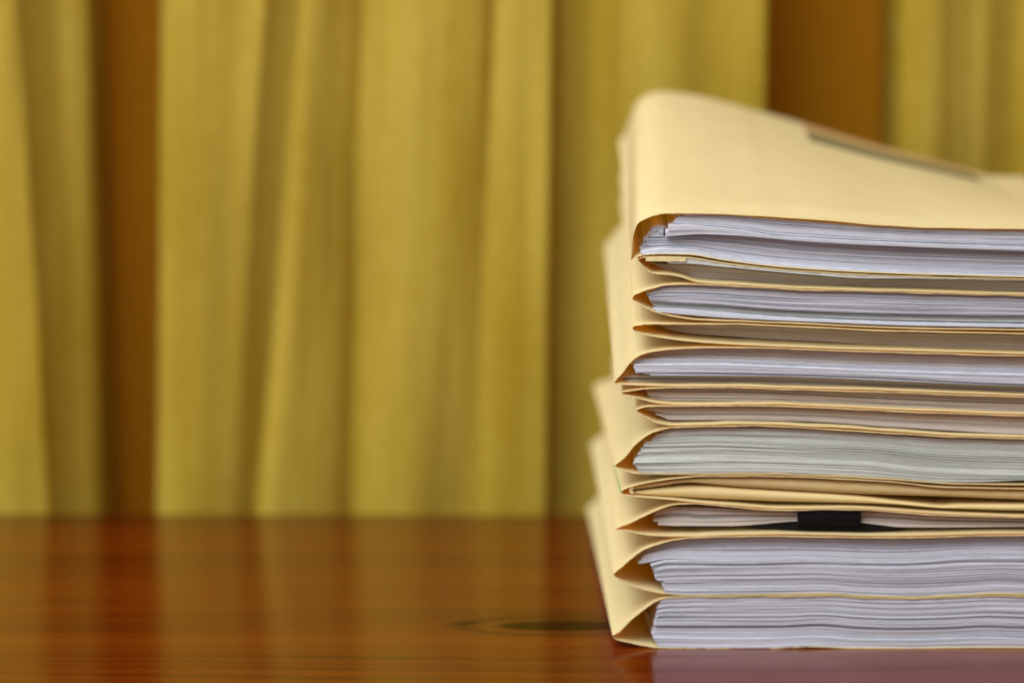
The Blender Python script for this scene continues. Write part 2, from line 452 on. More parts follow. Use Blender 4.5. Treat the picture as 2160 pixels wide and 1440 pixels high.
FOLD = {}
prev_low = None
def folder(idx, tip, up, lo, xsh, label, lift=None, xfun=None):
    """up / lo: measured edge of the upper and lower panel, from the fold to the right"""
    global prev_low
    xt, yt = tip
    cu_, cl_ = Curve([tip] + up), Curve([tip] + lo)
    px = panel_x(xt)
    yu, yl = cu_(px), cl_(px)
    nz = smooth_noise(len(px), 5, 300 + idx)*0.35
    yu = yu + nz*np.linspace(0, 1, len(px)); yl = yl + smooth_noise(len(px), 5, 400 + idx)*0.35*np.linspace(0, 1, len(px))
    if prev_low is not None:
        pl = np.interp(px, prev_low[0], prev_low[1], left=-1e4)
        yu = np.maximum(yu, pl + 0.7)
    yl = np.maximum(yl, yu + 0.0)
    tn = TH*(1 + 0.16*smooth_noise(len(px), 4, 700 + idx))
    t = np.minimum(tn, np.maximum(0.25, (px - xt)*0.12 + 0.25))
    t = np.minimum(t, np.maximum(0.12, (yl - yu)*0.4))
    root = thing('file_folder', label, 'folder', Vector(stack_point(xt, yt, 0, 0)), 'manila folders stacked on the table')
    sheet_solid('front_cover', px, yu, yu + t, M_MANILA, root, xsh, lift=lift, seed=idx, xfun=xfun(px, yu) if xfun else None)
    sheet_solid('back_cover', px, yl, yl - t, M_MANILA, root, xsh, seed=50 + idx)
    prev_low = (px, yl)
    FOLD[idx] = dict(root=root, px=px, top=yu + t, bot=yl - t, xsh=xsh)
    return root

def bundle(idx, name, label, cat, top, bot, left, mat, rec, step=3.6, jit=3.0, group='paper bundles inside the folders', gap=0.55, right=2272, ragged=1.0, parent=None, depth=0.95):
    """a bundle of sheets as layers; top / bot: Curve points or None (the cover), left: edge from top to bottom"""
    F = FOLD[idx]; seed = int(abs(hash((idx, label))) % 100000) if False else (idx*37 + sum(map(ord, label))) % 100000
    r = np.random.default_rng(seed)
    T = Curve(top) if top else None; B = Curve(bot) if bot else None
    xmin = min(a for a, _ in left) - jit*1.2
    n = 110
    u = np.linspace(0, 1, n)
    def sample(px):
        ft = np.interp(px, F['px'], F['top']) + 0.5; fb = np.interp(px, F['px'], F['bot']) - 0.5
        a = ft if T is None else np.clip(T(px), ft, fb)
        b = fb if B is None else np.clip(B(px), ft, fb)
        return a, np.maximum(b, a + 0.3)
    a0, b0 = sample(np.array([1750.0])); thick = float(b0[0] - a0[0])
    k = max(1, int(round(thick / step * 1.9)))
    cuts = np.cumsum(r.gamma(1.3, 1.0, size=k) + 0.22); cuts = np.concatenate([[0], cuts / cuts[-1]])
    ly = [y for _, y in left]; lx = [x for x, _ in left]
    y_lo, y_hi = min(ly), max(ly)
    verts, uv, faces = [], [], []
    sheets = 0.0
    for q in range(k):
        t0, t1 = cuts[q], cuts[q+1]
        tm = 0.5*(t0 + t1)
        xl = float(np.interp(y_lo + (y_hi - y_lo)*tm, ly, lx)) + r.normal()*jit*0.75
        if r.random() < 0.15*ragged: xl += abs(r.normal())*jit*2.5
        px = xl + (right + r.normal()*2 - xl) * (u**1.25)
        a, b = sample(px)
        g = 0.30*gap*(0.55 + 0.45*np.abs(smooth_noise(n, 30, seed + q))) if q < k-1 else 0
        if q < k-1 and r.random() < 0.12: g = g*5.5
        ya = a + (b - a)*t0
        yb = np.maximum(a + (b - a)*t1 - g, ya + 0.12)
        rr = rec + abs(r.normal())*0.00017
        if r.random() < 0.08: rr += 0.0008
        base = len(verts)
        fr = 1 - 0.0
        dv = (0.0, 0.3, 0.65, depth)
        y_side = rr
        skew = smooth_noise(n, 40, seed + 500 + q)*0.00025
        sh = thick*(t1 - t0)/0.42
        sh0 = sheets; sheets += sh
        for (arr, vv_) in ((ya, sh0), (yb, sh0 + sh)):
            for v in dv:
                row = stack_row(px, arr, rr, v, F['xsh'])
                if v == 0: row[:, 1] += skew
                verts.extend(row.tolist()); uv.extend([(w/120.0 + q*3.7, vv_ + seed % 977) for w in px])
        m = len(dv); o = base + n*m
        for j in range(m-1):
            for i in range(n-1):
                c = base + j*n + i; d = o + j*n + i
                faces.append((c, c+1, c+n+1, c+n)); faces.append((d, d+n, d+n+1, d+1))
        for i in range(n-1):
            faces.append((base+i, o+i, o+i+1, base+i+1)); e = (m-1)*n + i; faces.append((base+e, base+e+1, o+e+1, o+e))
        for j in range(m-1):
            c, d = base + j*n, o + j*n
            faces.append((c, c+n, d+n, d)); faces.append((c+n-1, d+n-1, d+n+n-1, c+n+n-1))
    o = mesh_obj(name, verts, faces, mat, uvs=uv, sharp=40)
    return tag(o, label, cat, group)

def top_lift(v):
    t = min(1, v/0.07); return 0.0022*t*t*(3 - 2*t)

# ---------------- folder 1, the topmost
r1 = folder(1, (1331, 549),
    [(1333, 522), (1337, 492), (1346, 470), (1356, 463), (1368, 457.5), (1385, 452), (1402, 449.3), (1440, 448.6), (1495, 449.5), (1602, 455), (1700, 460.5), (1784, 467), (1881, 475), (1965, 479), (2160, 482), (2300, 486)],
    [(1345, 542), (1357, 539), (1400, 536.5), (1450, 537.5), (1520, 548), (1600, 559), (1700, 568), (1880, 577.5), (2160, 585), (2300, 588)],
    0.0012, 'topmost manila folder with a bare pale cover and a dark strip along its far edge', top_lift,
    lambda px, yy: 0.0078*np.sqrt(np.clip((549 - yy)/92.0, 0, 1))*np.clip((1640 - px)/200.0, 0, 1)**0.7)
a_bot = [(1435, 474), (1500, 478), (1570, 485), (1640, 497), (1700, 500.5), (1840, 508.5), (2160, 518.5), (2300, 521)]
b_top = [(1400, 476), (1441, 475.2), (1500, 479.5), (1570, 486.5), (1640, 498.5), (1700, 502), (1840, 510), (2160, 520), (2300, 522.5)]
b_bot = [(1402, 499), (1440, 496), (1474, 494), (1549, 496.5), (1640, 504), (1700, 509.5), (1840, 518.5), (2160, 529.5), (2300, 532)]
c_top = [(1350, 500), (1400, 499.6), (1440, 496.6), (1474, 494.6), (1549, 497.1), (1640, 504.6), (1700, 510.1), (1840, 519.1), (2160, 530.1), (2300, 532.6)]
c_bot = [(1350, 527), (1400, 523), (1450, 525), (1520, 538), (1600, 551), (1700, 561), (1880, 571.5), (2160, 579), (2300, 582)]
bundle(1, 'paper_bundle', 'bundle of white sheets directly under the cover of the topmost folder', 'papers', [(1400, 451.5), (1440, 451), (1560, 455.5), (1620, 461), (1720, 468.5), (1800, 475), (1881, 479.5), (1965, 483), (2160, 486.5), (2300, 490)], [(x, y-1.4) for x, y in a_bot], [(1440, 449), (1428, 458), (1417, 468)], M_PAPER, 0.0024, 3.4, 2.5)
bundle(1, 'paper_bundle', 'thin white curling bundle jutting out in the middle of the topmost folder', 'papers', b_top, b_bot, [(1401, 476), (1404, 499)], M_PAPER, 0.0, 4.5, 1.5)
bundle(1, 'paper_bundle', 'thick grey looking bundle in the lower half of the topmost folder', 'papers', c_top, c_bot, [(1363, 500), (1358, 512), (1353, 527)], M_PAPER, 0.0058, 4.0, 4.0)
bundle(1, 'paper_sheet', 'short page ends tucked in the fold of the topmost folder', 'sheet', [(1362, 484), (1374, 479), (1400, 477)], [(1350, 499), (1400, 498.6)], [(1378, 479), (1364, 498)], M_PAPER, 0.0055, 3.0, 3.0, right=1400, depth=0.4)
bundle(1, 'paper_bundle', 'single white sheets lying lowest in the topmost folder', 'papers', [(1346, 531), (1400, 526), (1450, 527), (1520, 539.5), (1600, 552.5), (1700, 562), (1880, 572.5), (2160, 580), (2300, 583)], None, [(1350, 530), (1352, 536)], M_PAPER, 0.001, 3.5, 2.0)

# ---------------- folder 2
r2 = folder(2, (1346, 549),
    [(1352, 543.5), (1365, 541.5), (1400, 541), (1446, 542), (1520, 553), (1600, 563), (1700, 571.5), (1880, 581), (2160, 588), (2300, 591)],
    [(1352, 557), (1362, 567), (1378, 577.5), (1406, 579.5), (1438, 585), (1470, 595.5), (1559, 601), (1640, 606), (1700, 608.5), (1881, 613.5), (2160, 621), (2300, 624)],
    0.001, 'manila folder second from the top with shaded brownish papers and a pale taped corner')
bundle(2, 'paper_sheet', 'pale loose sheet jutting out over the shaded papers of the second folder', 'sheet', None, [(1408, 556), (1446, 556), (1520, 562), (1600, 569.5), (1700, 578.5), (1840, 587), (1900, 587), (1990, 588.5), (2060, 590), (2160, 593), (2300, 596)], [(1408, 553), (1408, 557)], M_PAPER_GREY, 0.0004, 9, 0.6)
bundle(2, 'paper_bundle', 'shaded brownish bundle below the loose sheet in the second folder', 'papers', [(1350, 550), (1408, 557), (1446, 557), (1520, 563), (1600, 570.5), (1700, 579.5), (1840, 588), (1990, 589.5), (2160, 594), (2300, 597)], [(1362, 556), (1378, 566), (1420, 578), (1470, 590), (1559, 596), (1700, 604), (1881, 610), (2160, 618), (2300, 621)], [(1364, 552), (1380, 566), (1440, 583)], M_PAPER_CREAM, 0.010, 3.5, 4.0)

# ---------------- folder 3
r3 = folder(3, (1333.5, 631),
    [(1337, 623), (1346, 617.5), (1376, 607), (1404, 600.3), (1432, 598.6), (1472, 599), (1559, 603), (1640, 607.5), (1700, 610), (1881, 615), (2160, 622.5), (2300, 625.5)],
    [(1340, 636), (1357, 647), (1385, 659.5), (1421, 668), (1474, 675), (1550, 678), (1623, 680.5), (1700, 684), (1881, 692), (2160, 697), (2300, 699)],
    0.001, 'manila folder holding white papers split by a black gap, third from the top')
a3b = [(1360, 633), (1419, 638), (1500, 642), (1640, 652.5), (1700, 655), (1900, 661), (2160, 665.5), (2300, 667)]
bundle(3, 'paper_bundle', 'thick bright bundle filling the upper part of the third folder', 'papers', None, a3b, [(1384, 608), (1362, 618), (1368, 624), (1370, 633)], M_PAPER, 0.0022, 3.6, 3.0)
bundle(3, 'paper_bundle', 'narrow grey bundle above the black gap in the third folder', 'papers', [(x, y+1.2) for x, y in a3b], [(1380, 650), (1425, 650.5), (1500, 655), (1640, 665), (1700, 668), (1900, 675), (2160, 680), (2300, 682)], [(1375, 636), (1378, 650)], M_PAPER_GREY, 0.0055, 4, 2.5)
bundle(3, 'paper_bundle', 'thin white bundle below the black gap in the third folder', 'papers', [(1380, 652), (1425, 652.8), (1500, 659), (1640, 669.5), (1700, 673), (1900, 680.5), (2160, 685), (2300, 687)], [(1385, 657), (1420, 661), (1500, 668), (1640, 675.5), (1700, 678), (1900, 686), (2160, 690.5), (2300, 692)], [(1378, 652), (1386, 658)], M_PAPER, 0.0008, 4, 2.5)

# ---------------- folder 4
r4 = folder(4, (1334, 692),
    [(1337, 687.5), (1345, 685.5), (1359, 683), (1389, 682), (1474, 682.5), (1550, 682.5), (1640, 686.5), (1700, 689), (1881, 697), (2160, 702.5), (2300, 704.5)],
    [(1337, 697), (1351, 704), (1376, 709.5), (1419, 716), (1453, 720), (1517, 725), (1640, 731), (1700, 733.5), (1881, 739), (2160, 746.5), (2300, 749)],
    0.001, 'thin manila folder fourth from the top with shaded papers and its lower cover showing')
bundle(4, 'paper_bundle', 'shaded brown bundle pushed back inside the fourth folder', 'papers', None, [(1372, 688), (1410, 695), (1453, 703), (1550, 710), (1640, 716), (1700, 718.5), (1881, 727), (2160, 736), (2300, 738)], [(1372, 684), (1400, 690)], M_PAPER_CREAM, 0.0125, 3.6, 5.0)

# ---------------- folder 5
r5 = folder(5, (1295.5, 807.5),
    [(1300, 800), (1313, 785.5), (1329, 764), (1341, 753.5), (1355, 746), (1376, 740.5), (1421, 735), (1495, 732), (1600, 732.6), (1640, 734), (1700, 736.5), (1881, 742), (2160, 749.5), (2300, 752)],
    [(1304, 810), (1346, 813), (1432, 814.5), (1559, 814.5), (1640, 817), (1700, 818.5), (1881, 823.5), (2160, 834), (2300, 838)],
    0.0012, 'thick manila folder with bright white sheets in its middle, fold jutting out left')
a5b = [(1325, 760), (1340, 757), (1420, 755), (1500, 755.5), (1640, 761), (1880, 770), (2160, 776), (2300, 778)]
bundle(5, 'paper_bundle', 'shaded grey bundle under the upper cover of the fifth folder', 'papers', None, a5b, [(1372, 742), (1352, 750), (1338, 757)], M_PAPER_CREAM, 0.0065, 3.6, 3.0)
m5b = [(1325, 768), (1420, 768), (1500, 767), (1640, 772), (1880, 782), (2160, 789), (2300, 791)]
bundle(5, 'paper_bundle', 'light grey bundle above the bright white one in the fifth folder', 'papers', [(x, y+0.9) for x, y in a5b], m5b, [(1336, 758), (1332, 768)], M_PAPER, 0.0034, 3.6, 3.0)
b5b = [(1330, 787), (1342, 786.5), (1470, 785), (1560, 786), (1640, 788), (1700, 789.5), (1881, 797.5), (1990, 803), (2160, 809.5), (2300, 812)]
bundle(5, 'paper_bundle', 'brightest white bundle with a straight edge inside the fifth folder', 'papers', [(x, y+0.6) for x, y in m5b], b5b, [(1335.5, 769), (1341, 787)], M_PAPER, 0.0004, 4.5, 0.8)
c5b = [(1350, 791), (1470, 792), (1640, 793.5), (1700, 795), (1881, 803), (2160, 813.5), (2300, 816)]
bundle(5, 'paper_sheet', 'thin torn white sheets under the brightest bundle of the fifth folder', 'sheet', [(x, y+1.6) for x, y in b5b], c5b, [(1356, 788), (1378, 791)], M_PAPER, 0.001, 3, 3.0)
bundle(5, 'paper_bundle', 'shaded brownish bundle lowest in the fifth folder', 'papers', [(1300, 795)] + [(x, y+0.7) for x, y in c5b], [(1305, 803), (1389, 805), (1500, 805.5), (1640, 809.5), (1700, 812), (1881, 818), (2160, 828), (2300, 831)], [(1314, 793), (1308, 804)], M_PAPER_CREAM, 0.0075, 3.6, 3.0)

# ---------------- folder 6
r6 = folder(6, (1311, 829),
    [(1314, 826.5), (1338, 822), (1357, 819), (1389, 817), (1453, 816.3), (1559, 816.5), (1640, 819), (1700, 821), (1881, 826), (2160, 836.5), (2300, 840)],
    [(1316, 832.5), (1346, 840.5), (1393, 851), (1453, 854), (1559, 852.7), (1640, 852.5), (1700, 854.5), (1881, 863), (2160, 873), (2300, 876)],
    0.005, 'slim manila folder sixth from the top with an orange lit pocket at its fold')
a6b = [(1362, 825), (1420, 825.5), (1559, 826.5), (1640, 829.5), (1700, 832), (1881, 841), (2160, 851), (2300, 854)]
bundle(6, 'paper_bundle', 'upper pinkish grey bundle above a dark line in the sixth folder', 'papers', None, a6b, [(1364, 819), (1362, 825)], M_PAPER_CREAM, 0.007, 3.6, 2.0)
bundle(6, 'paper_bundle', 'lower pinkish grey bundle below a dark line in the sixth folder', 'papers', [(x, y+1.6) for x, y in a6b], [(1368, 838), (1410, 844), (1453, 844.5), (1559, 844.5), (1640, 845.5), (1700, 848.5), (1881, 858.5), (2160, 868), (2300, 871)], [(1363, 827), (1370, 840)], M_PAPER_CREAM, 0.0058, 3.6, 2.0)

# ---------------- folder 7
r7 = folder(7, (1342, 865.5),
    [(1345, 863), (1350, 860.5), (1359, 857.5), (1385, 855.2), (1453, 855), (1559, 854.5), (1640, 855), (1700, 857), (1881, 865.5), (2160, 875.5), (2300, 878)],
    [(1345, 869), (1368, 883.5), (1389, 893), (1421, 897.3), (1495, 896), (1559, 894), (1640, 895.5), (1700, 899), (1748, 900.5), (1881, 909.5), (2025, 918.5), (2160, 922), (2300, 924)],
    0.004, 'manila folder seventh from the top whose fold sits furthest right, with rounded page ends')
bundle(7, 'paper_bundle', 'single bundle with a rounded left end in the seventh folder', 'papers', None, [(1372, 873), (1410, 884.5), (1432, 885.5), (1559, 885), (1640, 886.5), (1700, 888), (1881, 900), (2160, 915), (2300, 918)], [(1374, 857.5), (1362, 864), (1367, 872), (1384, 879), (1410, 885)], M_PAPER_CREAM, 0.0055, 3.8, 1.5)

# ---------------- folder 8
r8 = folder(8, (1296.5, 981),
    [(1301, 977.5), (1312, 969), (1322, 959), (1339, 937.5), (1365, 917), (1390, 905.5), (1422, 900.5), (1518, 898), (1582, 897), (1640, 898.5), (1700, 902), (1833, 909.5), (2001, 919.5), (2160, 924), (2300, 926)],
    [(1300, 985), (1316, 992), (1339, 998.5), (1358, 1000), (1433, 1000.5), (1582, 1000), (1640, 1000.5), (1700, 1002.5), (1881, 1011), (2025, 1021), (2160, 1023), (2300, 1024)],
    0.0062, 'thick manila folder eighth from the top with ragged torn page ends behind its fold')
t8 = [(1388, 911), (1422, 905), (1518, 902.5), (1582, 903), (1640, 903), (1700, 905), (1833, 914.5), (2001, 924.5), (2160, 928), (2300, 930)]
a8b = [(1340, 933), (1390, 931.5), (1497, 929), (1640, 934.5), (1700, 936.5), (1833, 940), (1977, 955), (2160, 961), (2300, 963)]
b8b = [(1335, 969), (1341, 968.5), (1497, 966), (1640, 969), (1700, 971), (1833, 976), (1929, 987), (2160, 998.5), (2300, 1001)]
bundle(8, 'paper_bundle', 'upper bundle with curled ragged ends in the eighth folder', 'papers', t8, a8b, [(1393, 906), (1380, 918), (1366, 931)], M_PAPER_GREY, 0.0032, 3.4, 5.5, ragged=2, gap=0.3)
bundle(8, 'paper_bundle', 'pale middle bundle between two grey lines in the eighth folder', 'papers', [(x, y+0.9) for x, y in a8b], b8b, [(1362, 933), (1352, 950), (1341, 968)], M_PAPER_GREY, 0.0018, 3.6, 3.5, gap=0.3)
bundle(8, 'paper_bundle', 'bright bundle below the strong grey line, lowest in the eighth folder', 'papers', [(x, y+1.5) for x, y in b8b], [(1340, 993.5), (1358, 996.5), (1433, 997.5), (1582, 996.5), (1640, 997), (1700, 999), (1881, 1007.5), (2001, 1016.5), (2073, 1016), (2160, 1012), (2300, 1012)], [(1337, 970), (1338, 980), (1345, 995)], M_PAPER_GREY, 0.0006, 3.8, 2.2, gap=0.3)

# ---------------- folder 9, with a folded envelope inside
r9 = folder(9, (1310.5, 1038),
    [(1313, 1033.5), (1326, 1027), (1348, 1020.5), (1390, 1012.5), (1433, 1006.5), (1475, 1003.3), (1582, 1002.4), (1640, 1003.5), (1700, 1005.5), (1881, 1015), (1977, 1025), (2160, 1030), (2300, 1031)],
    [(1313, 1041), (1319, 1044.5), (1352, 1048.5), (1412, 1053.5), (1475, 1060), (1560, 1066.5), (1640, 1072), (1700, 1072.4), (1760, 1071.5), (1833, 1073), (1881, 1076), (1977, 1083), (2073, 1087), (2160, 1089), (2300, 1090)],
    -0.0085, 'manila folder with a green inked fold, holding a folded yellow envelope')
def strip_on(idx, name, mat, parent, pts, vv, wid, th):
    """thin line of ink along a fold: follows the fold from front to back"""
    F = FOLD[idx]; verts = []; faces = []
    for v in vv:
        w = wid*(1 - 0.6*v)
        for (dx, dy) in ((-1, 0), (0, -1), (1, 0), (0, 1)):
            p = stack_point(pts[0] + dx*w, pts[1] + dy*w*0.8, 0, v, F['xsh']); verts.append(p)
    m = len(vv)
    for j in range(m-1):
        for k in range(4): faces.append((j*4+k, j*4+(k+1) % 4, (j+1)*4+(k+1) % 4, (j+1)*4+k))
    faces += [(0, 1, 2, 3), tuple((m-1)*4 + k for k in (3, 2, 1, 0))]
    return mesh_obj(name, verts, faces, mat, parent)
strip_on(9, 'ink_line', M_GREEN, r9, (1310.2, 1037.5), np.linspace(-0.001, 0.24, 8), 1.7, 1)

env = thing('paper_envelope', 'folded yellow manila envelope lying inside the folder with the green fold', 'envelope', Vector(stack_point(1330, 1040, 0.002, 0)))
def leaf(name, top, bot, x0, rec):
    F = FOLD[9]
    px = x0 + (2262 - x0)*(np.linspace(0, 1, 120)**1.5)
    ft = np.interp(px, F['px'], F['top']) + 0.5; fb = np.interp(px, F['px'], F['bot']) - 0.5
    ya = np.clip(Curve(top)(px), ft, fb); yb = np.clip(Curve(bot)(px), ya + 0.4, fb)
    n = len(px); sec = []
    # rounded, puffed nose of the leaf in cross-section
    vals = [(0.5, 0.0), (0.18, 0.0007), (0.04, 0.002), (0.0, 0.0045)]
    rows = [(1 - a, d) for a, d in vals[::-1]][0:4]
    ring = [(0.0, 0.30), (0.0, 0.0055), (0.03, 0.0026), (0.14, 0.0009), (0.36, 0.0001), (0.62, 0.0), (0.86, 0.0009), (0.97, 0.0026), (1.0, 0.0055), (1.0, 0.30)]
    verts, faces = [], []
    for (a, d) in ring:
        v = 0.9 if d > 0.2 else d / L
        for i in range(n):
            verts.append(stack_point(px[i], ya[i] + (yb[i]-ya[i])*a, rec, v, F['xsh']))
    m = len(ring)
    for j in range(m-1):
        for i in range(n-1): c = j*n+i; faces.append((c, c+1, c+n+1, c+n))
    faces.append(tuple(j*n for j in range(m))); faces.append(tuple(j*n+n-1 for j in range(m))[::-1])
    for i in range(n-1): faces.append(((m-1)*n+i, (m-1)*n+i+1, i+1, i))
    return mesh_obj(name, verts, faces, M_ENVELOPE, env, sharp=80)
leaf('upper_leaf', [(1327, 1031), (1331, 1027.5), (1369, 1019.5), (1452, 1010), (1518, 1005.5), (1600, 1005.3), (1680, 1008), (1881, 1018.5), (1977, 1028.5), (2160, 1033), (2300, 1034)],
     [(1327, 1034), (1341, 1033), (1390, 1027), (1452, 1019), (1490, 1022.5), (1561, 1029), (1640, 1034), (1808, 1043.5), (1881, 1046), (1977, 1048.5), (2160, 1055.5), (2300, 1058)], 1328, 0.0022)
leaf('lower_leaf', [(1327, 1036), (1341, 1035), (1412, 1028.5), (1454, 1026), (1497, 1026.5), (1561, 1030.5), (1640, 1035.5), (1808, 1046.5), (1881, 1055.5), (1953, 1063.5), (1989, 1066.5), (2025, 1064), (2160, 1063.5), (2300, 1063)],
     [(1327, 1040.5), (1345, 1043.5), (1390, 1047.5), (1450, 1051), (1497, 1053.8), (1580, 1057), (1640, 1059.5), (1700, 1060.5), (1772, 1062), (1881, 1065), (1989, 1073), (2160, 1079), (2300, 1081)], 1327.5, 0.0024)
def env_nose():
    F = FOLD[9]; verts, faces = [], []
    vv = (0.002, 0.02, 0.3, 0.6, 0.9); k = 12
    for v in vv:
        for q in range(k):
            a = R(90 + q*180/(k-1)); verts.append(stack_point(1336 + 8.5*math.cos(a), 1034.8 - 7.4*math.sin(a), 0.0, v, F['xsh']))
        for q in range(k):
            a = R(270 - q*180/(k-1)); verts.append(stack_point(1337 + 4.5*math.cos(a), 1034.4 - 2.2*math.sin(a), 0.0, v, F['xsh']))
    n = 2*k
    for j in range(len(vv)-1):
        for q in range(n): faces.append((j*n+q, j*n+(q+1) % n, (j+1)*n+(q+1) % n, (j+1)*n+q))
    for q in range(k-1):
        faces.append((q, q+1, n-2-q, n-1-q))
    return mesh_obj('folded_edge', verts, faces, M_ENVELOPE, env, sharp=50)
env_nose()

# ---------------- folder 10, papers in a black clip
r10 = folder(10, (1298.5, 1116),
    [(1302, 1113), (1326.5, 1102.5), (1369, 1082), (1401, 1068.5), (1420, 1063.5), (1440, 1061.3), (1460, 1061), (1497, 1063), (1561, 1069), (1625, 1074), (1680, 1075), (1748, 1073.6), (1818, 1074), (1881, 1077.5), (1977, 1085), (2160, 1090), (2300, 1091.5)],
    [(1304, 1117), (1326.5, 1121), (1369, 1129), (1412, 1131), (1454, 1131), (1561, 1127.5), (1640, 1126.5), (1680, 1127), (1790, 1129), (1890, 1130), (2040, 1126.5), (2160, 1125.5), (2300, 1125)],
    -0.001, 'manila folder with a black binder clip holding its papers')
t10 = [(1378, 1083), (1416, 1070), (1440, 1070.5), (1480, 1071.5), (1561, 1075), (1640, 1078), (1680, 1079), (1818, 1079), (1881, 1081), (1977, 1088), (2160, 1093), (2300, 1094)]
m10 = [(1378, 1090), (1400, 1086.5), (1440, 1086), (1480, 1089), (1540, 1088), (1640, 1088), (1680, 1088), (1818, 1090), (1881, 1093), (1977, 1098), (2160, 1101), (2300, 1102)]
b10 = [(1384, 1107), (1433, 1108.5), (1540, 1108.5), (1603, 1105), (1640, 1101.5), (1680, 1099), (1748, 1099), (1818, 1102), (1852, 1106), (1902, 1111), (1990, 1111.5), (2160, 1110.5), (2300, 1110)]
bundle(10, 'paper_bundle', 'upper wavy half of the clipped papers beside the black binder clip', 'papers', t10, m10, [(1384, 1074), (1379, 1089)], M_PAPER_CREAM, 0.0055, 3.4, 2.0, gap=2.2)
bundle(10, 'paper_bundle', 'lower wavy half of the clipped papers above the dark wedge by the clip', 'papers', [(x, y + (3.6 if x < 1500 else 2.2 if x < 1560 else 0.7)) for x, y in m10], b10, [(1377, 1091), (1386, 1107)], M_PAPER_CREAM, 0.005, 3.4, 2.0, gap=2.2)
clip = thing('binder_clip', 'black binder clip gripping the edge of papers', 'clip', Vector(stack_point(1750, 1112, 0.0045, 0)))
def clip_body():
    F = FOLD[10]; x0, x1 = 1683, 1817
    out = [(1077.0, 0.022), (1075.5, 0.0034), (1076.3, 0.0022), (1079.0, 0.0019), (1092, 0.0017), (1107, 0.0019), (1110.2, 0.0022), (1111.0, 0.0034), (1101.5, 0.022)]
    inn = [(1100.3, 0.022), (1108.5, 0.0042), (1107.5, 0.0034), (1092, 0.0032), (1079.5, 0.0034), (1077.6, 0.0042), (1078.2, 0.022)]
    ring = out + inn; verts, faces = [], []
    xs = np.linspace(x0, x1, 8)
    for x in xs:
        for (py, yy) in ring:
            X, Z = unp(x, py, 0.0); verts.append((X, yy, Z))
    n = len(ring)
    for j in range(len(xs)-1):
        for q in range(n): faces.append((j*n+q, j*n+(q+1) % n, (j+1)*n+(q+1) % n, (j+1)*n+q))
    faces.append(tuple(range(n))); faces.append(tuple((len(xs)-1)*n + q for q in range(n))[::-1])
    return mesh_obj('clip_body', verts, faces, M_BLACK, clip, sharp=40)
clip_body()
def gap_shade_wedge():
    # black wedge standing in for the gap's shadow under the papers, tapering both sides
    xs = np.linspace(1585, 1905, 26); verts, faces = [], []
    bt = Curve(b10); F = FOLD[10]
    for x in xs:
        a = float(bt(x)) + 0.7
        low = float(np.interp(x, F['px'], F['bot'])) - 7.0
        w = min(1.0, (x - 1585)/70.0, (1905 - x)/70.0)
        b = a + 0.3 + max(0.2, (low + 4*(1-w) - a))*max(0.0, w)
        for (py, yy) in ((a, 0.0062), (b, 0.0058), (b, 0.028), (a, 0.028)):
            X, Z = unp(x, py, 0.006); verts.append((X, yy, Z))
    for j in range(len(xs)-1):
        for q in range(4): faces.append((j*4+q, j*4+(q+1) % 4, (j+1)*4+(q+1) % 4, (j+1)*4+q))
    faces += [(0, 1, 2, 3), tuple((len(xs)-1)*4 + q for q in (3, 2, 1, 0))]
    return mesh_obj('gap_shade_wedge', verts, faces, M_BLACK, clip)
gap_shade_wedge()

# ---------------- folder 11
r11 = folder(11, (1294, 1211),
    [(1297, 1207), (1311.6, 1194), (1335, 1173.5), (1360.5, 1156), (1390, 1145.5), (1433, 1135.5), (1465, 1132.3), (1539, 1130.5), (1640, 1129.5), (1680, 1130), (1790, 1132), (1890, 1133), (2040, 1129.5), (2160, 1128), (2300, 1127.5)],
    [(1298, 1216), (1320, 1230), (1348, 1240.5), (1373, 1247), (1407, 1253), (1454, 1256.3), (1539, 1256), (1640, 1254.3), (1740, 1252.7), (1815, 1257), (1915, 1259.5), (2015, 1256.5), (2102, 1252.8), (2160, 1254), (2300, 1256)],
    -0.0065, 'thick bulging manila folder second from the bottom, its fold wide open around fanned page ends')
a11 = [(1345, 1172), (1369, 1166.5), (1437, 1156.5), (1500, 1155.5), (1640, 1154), (1740, 1156), (1815, 1159), (1890, 1160.5), (1960, 1157.5), (2040, 1153.3), (2160, 1153), (2300, 1154)]
b11 = [(1340, 1190), (1356, 1188), (1412, 1178.5), (1470, 1180), (1560, 1180.5), (1640, 1178.8), (1690, 1177.5), (1815, 1182), (1890, 1183), (1960, 1180), (2040, 1174.7), (2160, 1174.7), (2300, 1176)]
c11 = [(1382, 1224), (1440, 1222), (1560, 1220.6), (1640, 1219.8), (1727, 1218.3), (1815, 1224), (1915, 1226), (2015, 1222.3), (2102, 1217), (2160, 1218.5), (2300, 1220)]
bundle(11, 'paper_bundle', 'mauve shaded bundle right under the upper cover of the bulging folder', 'papers', None, a11, [(1372, 1152), (1356, 1160), (1346, 1170)], M_PAPER, 0.0055, 3.6, 2.0, gap=0.4)
bundle(11, 'paper_bundle', 'bundle tilted up at its left end near the top of the bulging folder', 'papers', [(x, y+1.0) for x, y in a11], b11, [(1360, 1169), (1344, 1187)], M_PAPER, 0.0026, 4.0, 3.0, gap=0.4)
bundle(11, 'paper_bundle', 'bundle with stepped ragged left ends in the middle of the bulging folder', 'papers', [(1374, 1190), (1412, 1182)] + [(x, y+1.8) for x, y in b11 if x > 1450], c11, [(1372, 1188), (1381, 1205), (1387, 1222)], M_PAPER, 0.0008, 3.4, 4.0, ragged=2, gap=0.4)
